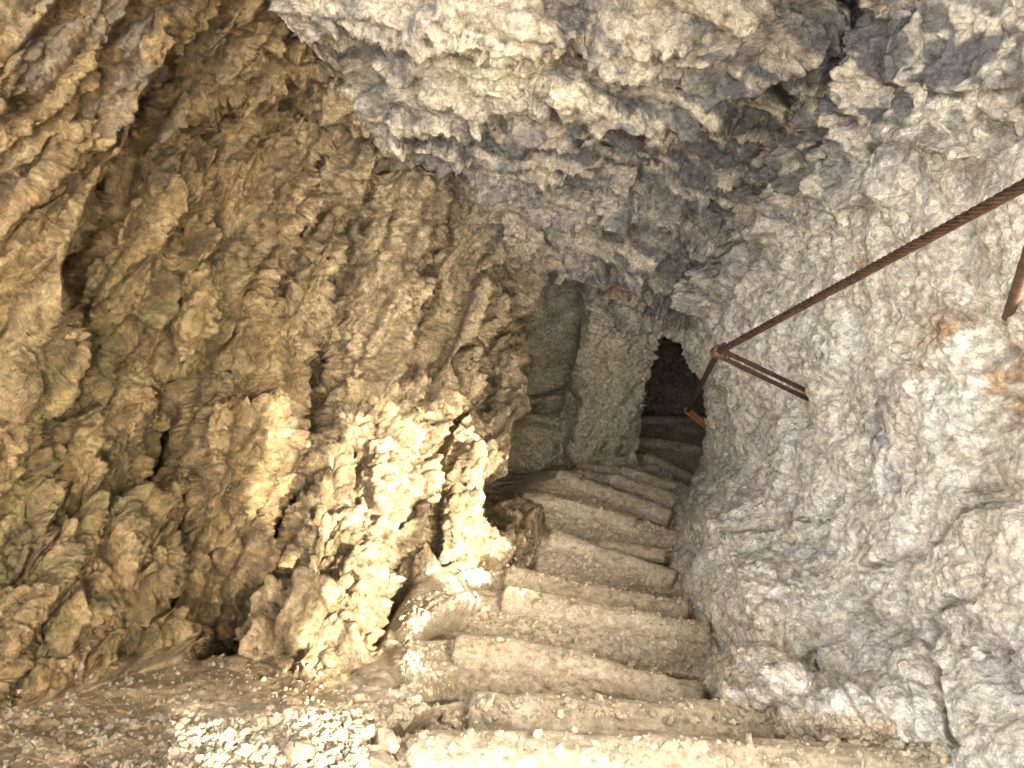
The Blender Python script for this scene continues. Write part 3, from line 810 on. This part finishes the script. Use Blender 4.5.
for n_ in MOR.node_tree.nodes:
    if n_.type == 'VALTORGB':
        for e_, c_ in zip(n_.color_ramp.elements, ((.2, .07, .03, 1), (.4, .17, .07, 1), (.5, .24, .11, 1))): e_.color = c_
anchor('cable_anchor', anc2, w2, .012, .016, 'small orange rusty pin holding the cable inside the dark opening', False)
w3 = surf_at(1000, 316)
tip = at(1040, 222, 1.12) - w3
dirv = tip.normalized()
bar = build('iron_bar', [tube([w3 + dirv * t for t in np.linspace(-.05, tip.length + .1, 24)], .0115 + .0006 * np.sin(np.arange(24) * 2.1), 20)], MRUST2)
tagset(bar, 'stout rusty iron bar sticking out of the rock at the right edge', 'iron bar')

# ------------------------------------------------------------ unseen sheets added around the viewer to block and shape the light
def sheet(name, fn, u0, u1, v0, v1, nu, nv, hole=None, thick=None, mat=MROCK, col=(.45, .38, .28)):
    U, V_ = np.meshgrid(np.linspace(u0, u1, nu), np.linspace(v0, v1, nv)); u = U.ravel(); v = V_.ravel()
    Pp = fn(u, v); nn = fbm(Pp * 2.5, 81, 4); Pp = Pp + Pp * 0
    id_ = np.arange(nu * nv).reshape(nv, nu)
    q = np.stack([id_[:-1, :-1], id_[1:, :-1], id_[1:, 1:], id_[:-1, 1:]], -1).reshape(-1, 4)
    if hole is not None:
        cu = u[q].mean(1); cv = v[q].mean(1); q = q[~hole(cu, cv)]
    ux, iv = np.unique(q.ravel(), return_inverse=True)
    o = mesh_np(name, Pp[ux], iv.reshape(-1, 4), mat, np.tile(C(*col), (len(ux), 1)))
    tagset(o, kind='structure'); return o
sheet('rock_wall_window', lambda u, v: np.stack([XW + 0 * u + .03 * np.sin(u * 9) * 0, u, v], 1), -2.6, 3.2, -2.4, 3.4, 380, 380, in_sun_hole)  # added wall that stops the sun except through the shaped holes

sheet('rock_ceiling_mouth', lambda u, v: np.stack([u, v, 1.25 + .12 * np.sin(u * 2.1) * np.cos(v * 1.7) - .1 * v], 1), -1.9, 1.6, -1.3, .25, 120, 60, None)  # added roof that cuts off skylight from above and behind
# added unseen terrace behind the viewer, bouncing sunlight inside
sheet('terrace', lambda u, v: np.stack([u, v, -1.62 + .05 * np.sin(u * 3) * np.sin(v * 2.3) - .0 * v], 1), -40, 40, -60, -.3, 120, 90, None, mat=MROCK, col=(.45, .40, .32))

# ------------------------------------------------------------ light
w = bpy.data.worlds.new('World'); scn.world = w; w.use_nodes = True
nt = w.node_tree; bg = nt.nodes['Background']
sky = nt.nodes.new('ShaderNodeTexSky'); sky.sky_type = 'NISHITA'; sky.sun_disc = False; sky.ozone_density = .3; sky.air_density = .7; sky.dust_density = 4
el = math.asin(-SUN_T.z); azx, azy = -SUN_T.x, -SUN_T.y
sky.sun_elevation = el; sky.sun_rotation = math.atan2(azx, azy)
hs = nt.nodes.new('ShaderNodeHueSaturation'); hs.inputs['Saturation'].default_value = .4      # hazy, whitish sky
nt.links.new(sky.outputs[0], hs.inputs['Color']); nt.links.new(hs.outputs[0], bg.inputs[0]); bg.inputs[1].default_value = .15
sl = bpy.data.lights.new('sun', 'SUN'); sl.energy = 2.0; sl.angle = R(.5); sl.color = (1, .95, .86)
so = bpy.data.objects.new('sun', sl); COL.objects.link(so)
so.rotation_euler = SUN_T.to_track_quat('-Z', 'Y').to_euler(); so.location = (3, -3, 5)
scn.view_settings.view_transform = 'Standard'; scn.view_settings.look = 'None'
scn.view_settings.exposure = 3.85
scn.view_settings.use_white_balance = True; scn.view_settings.white_balance_temperature = 7250; scn.view_settings.gamma = 1
scn.view_settings.use_curve_mapping = False
scn.cycles.diffuse_bounces = 4; scn.cycles.max_bounces = 6
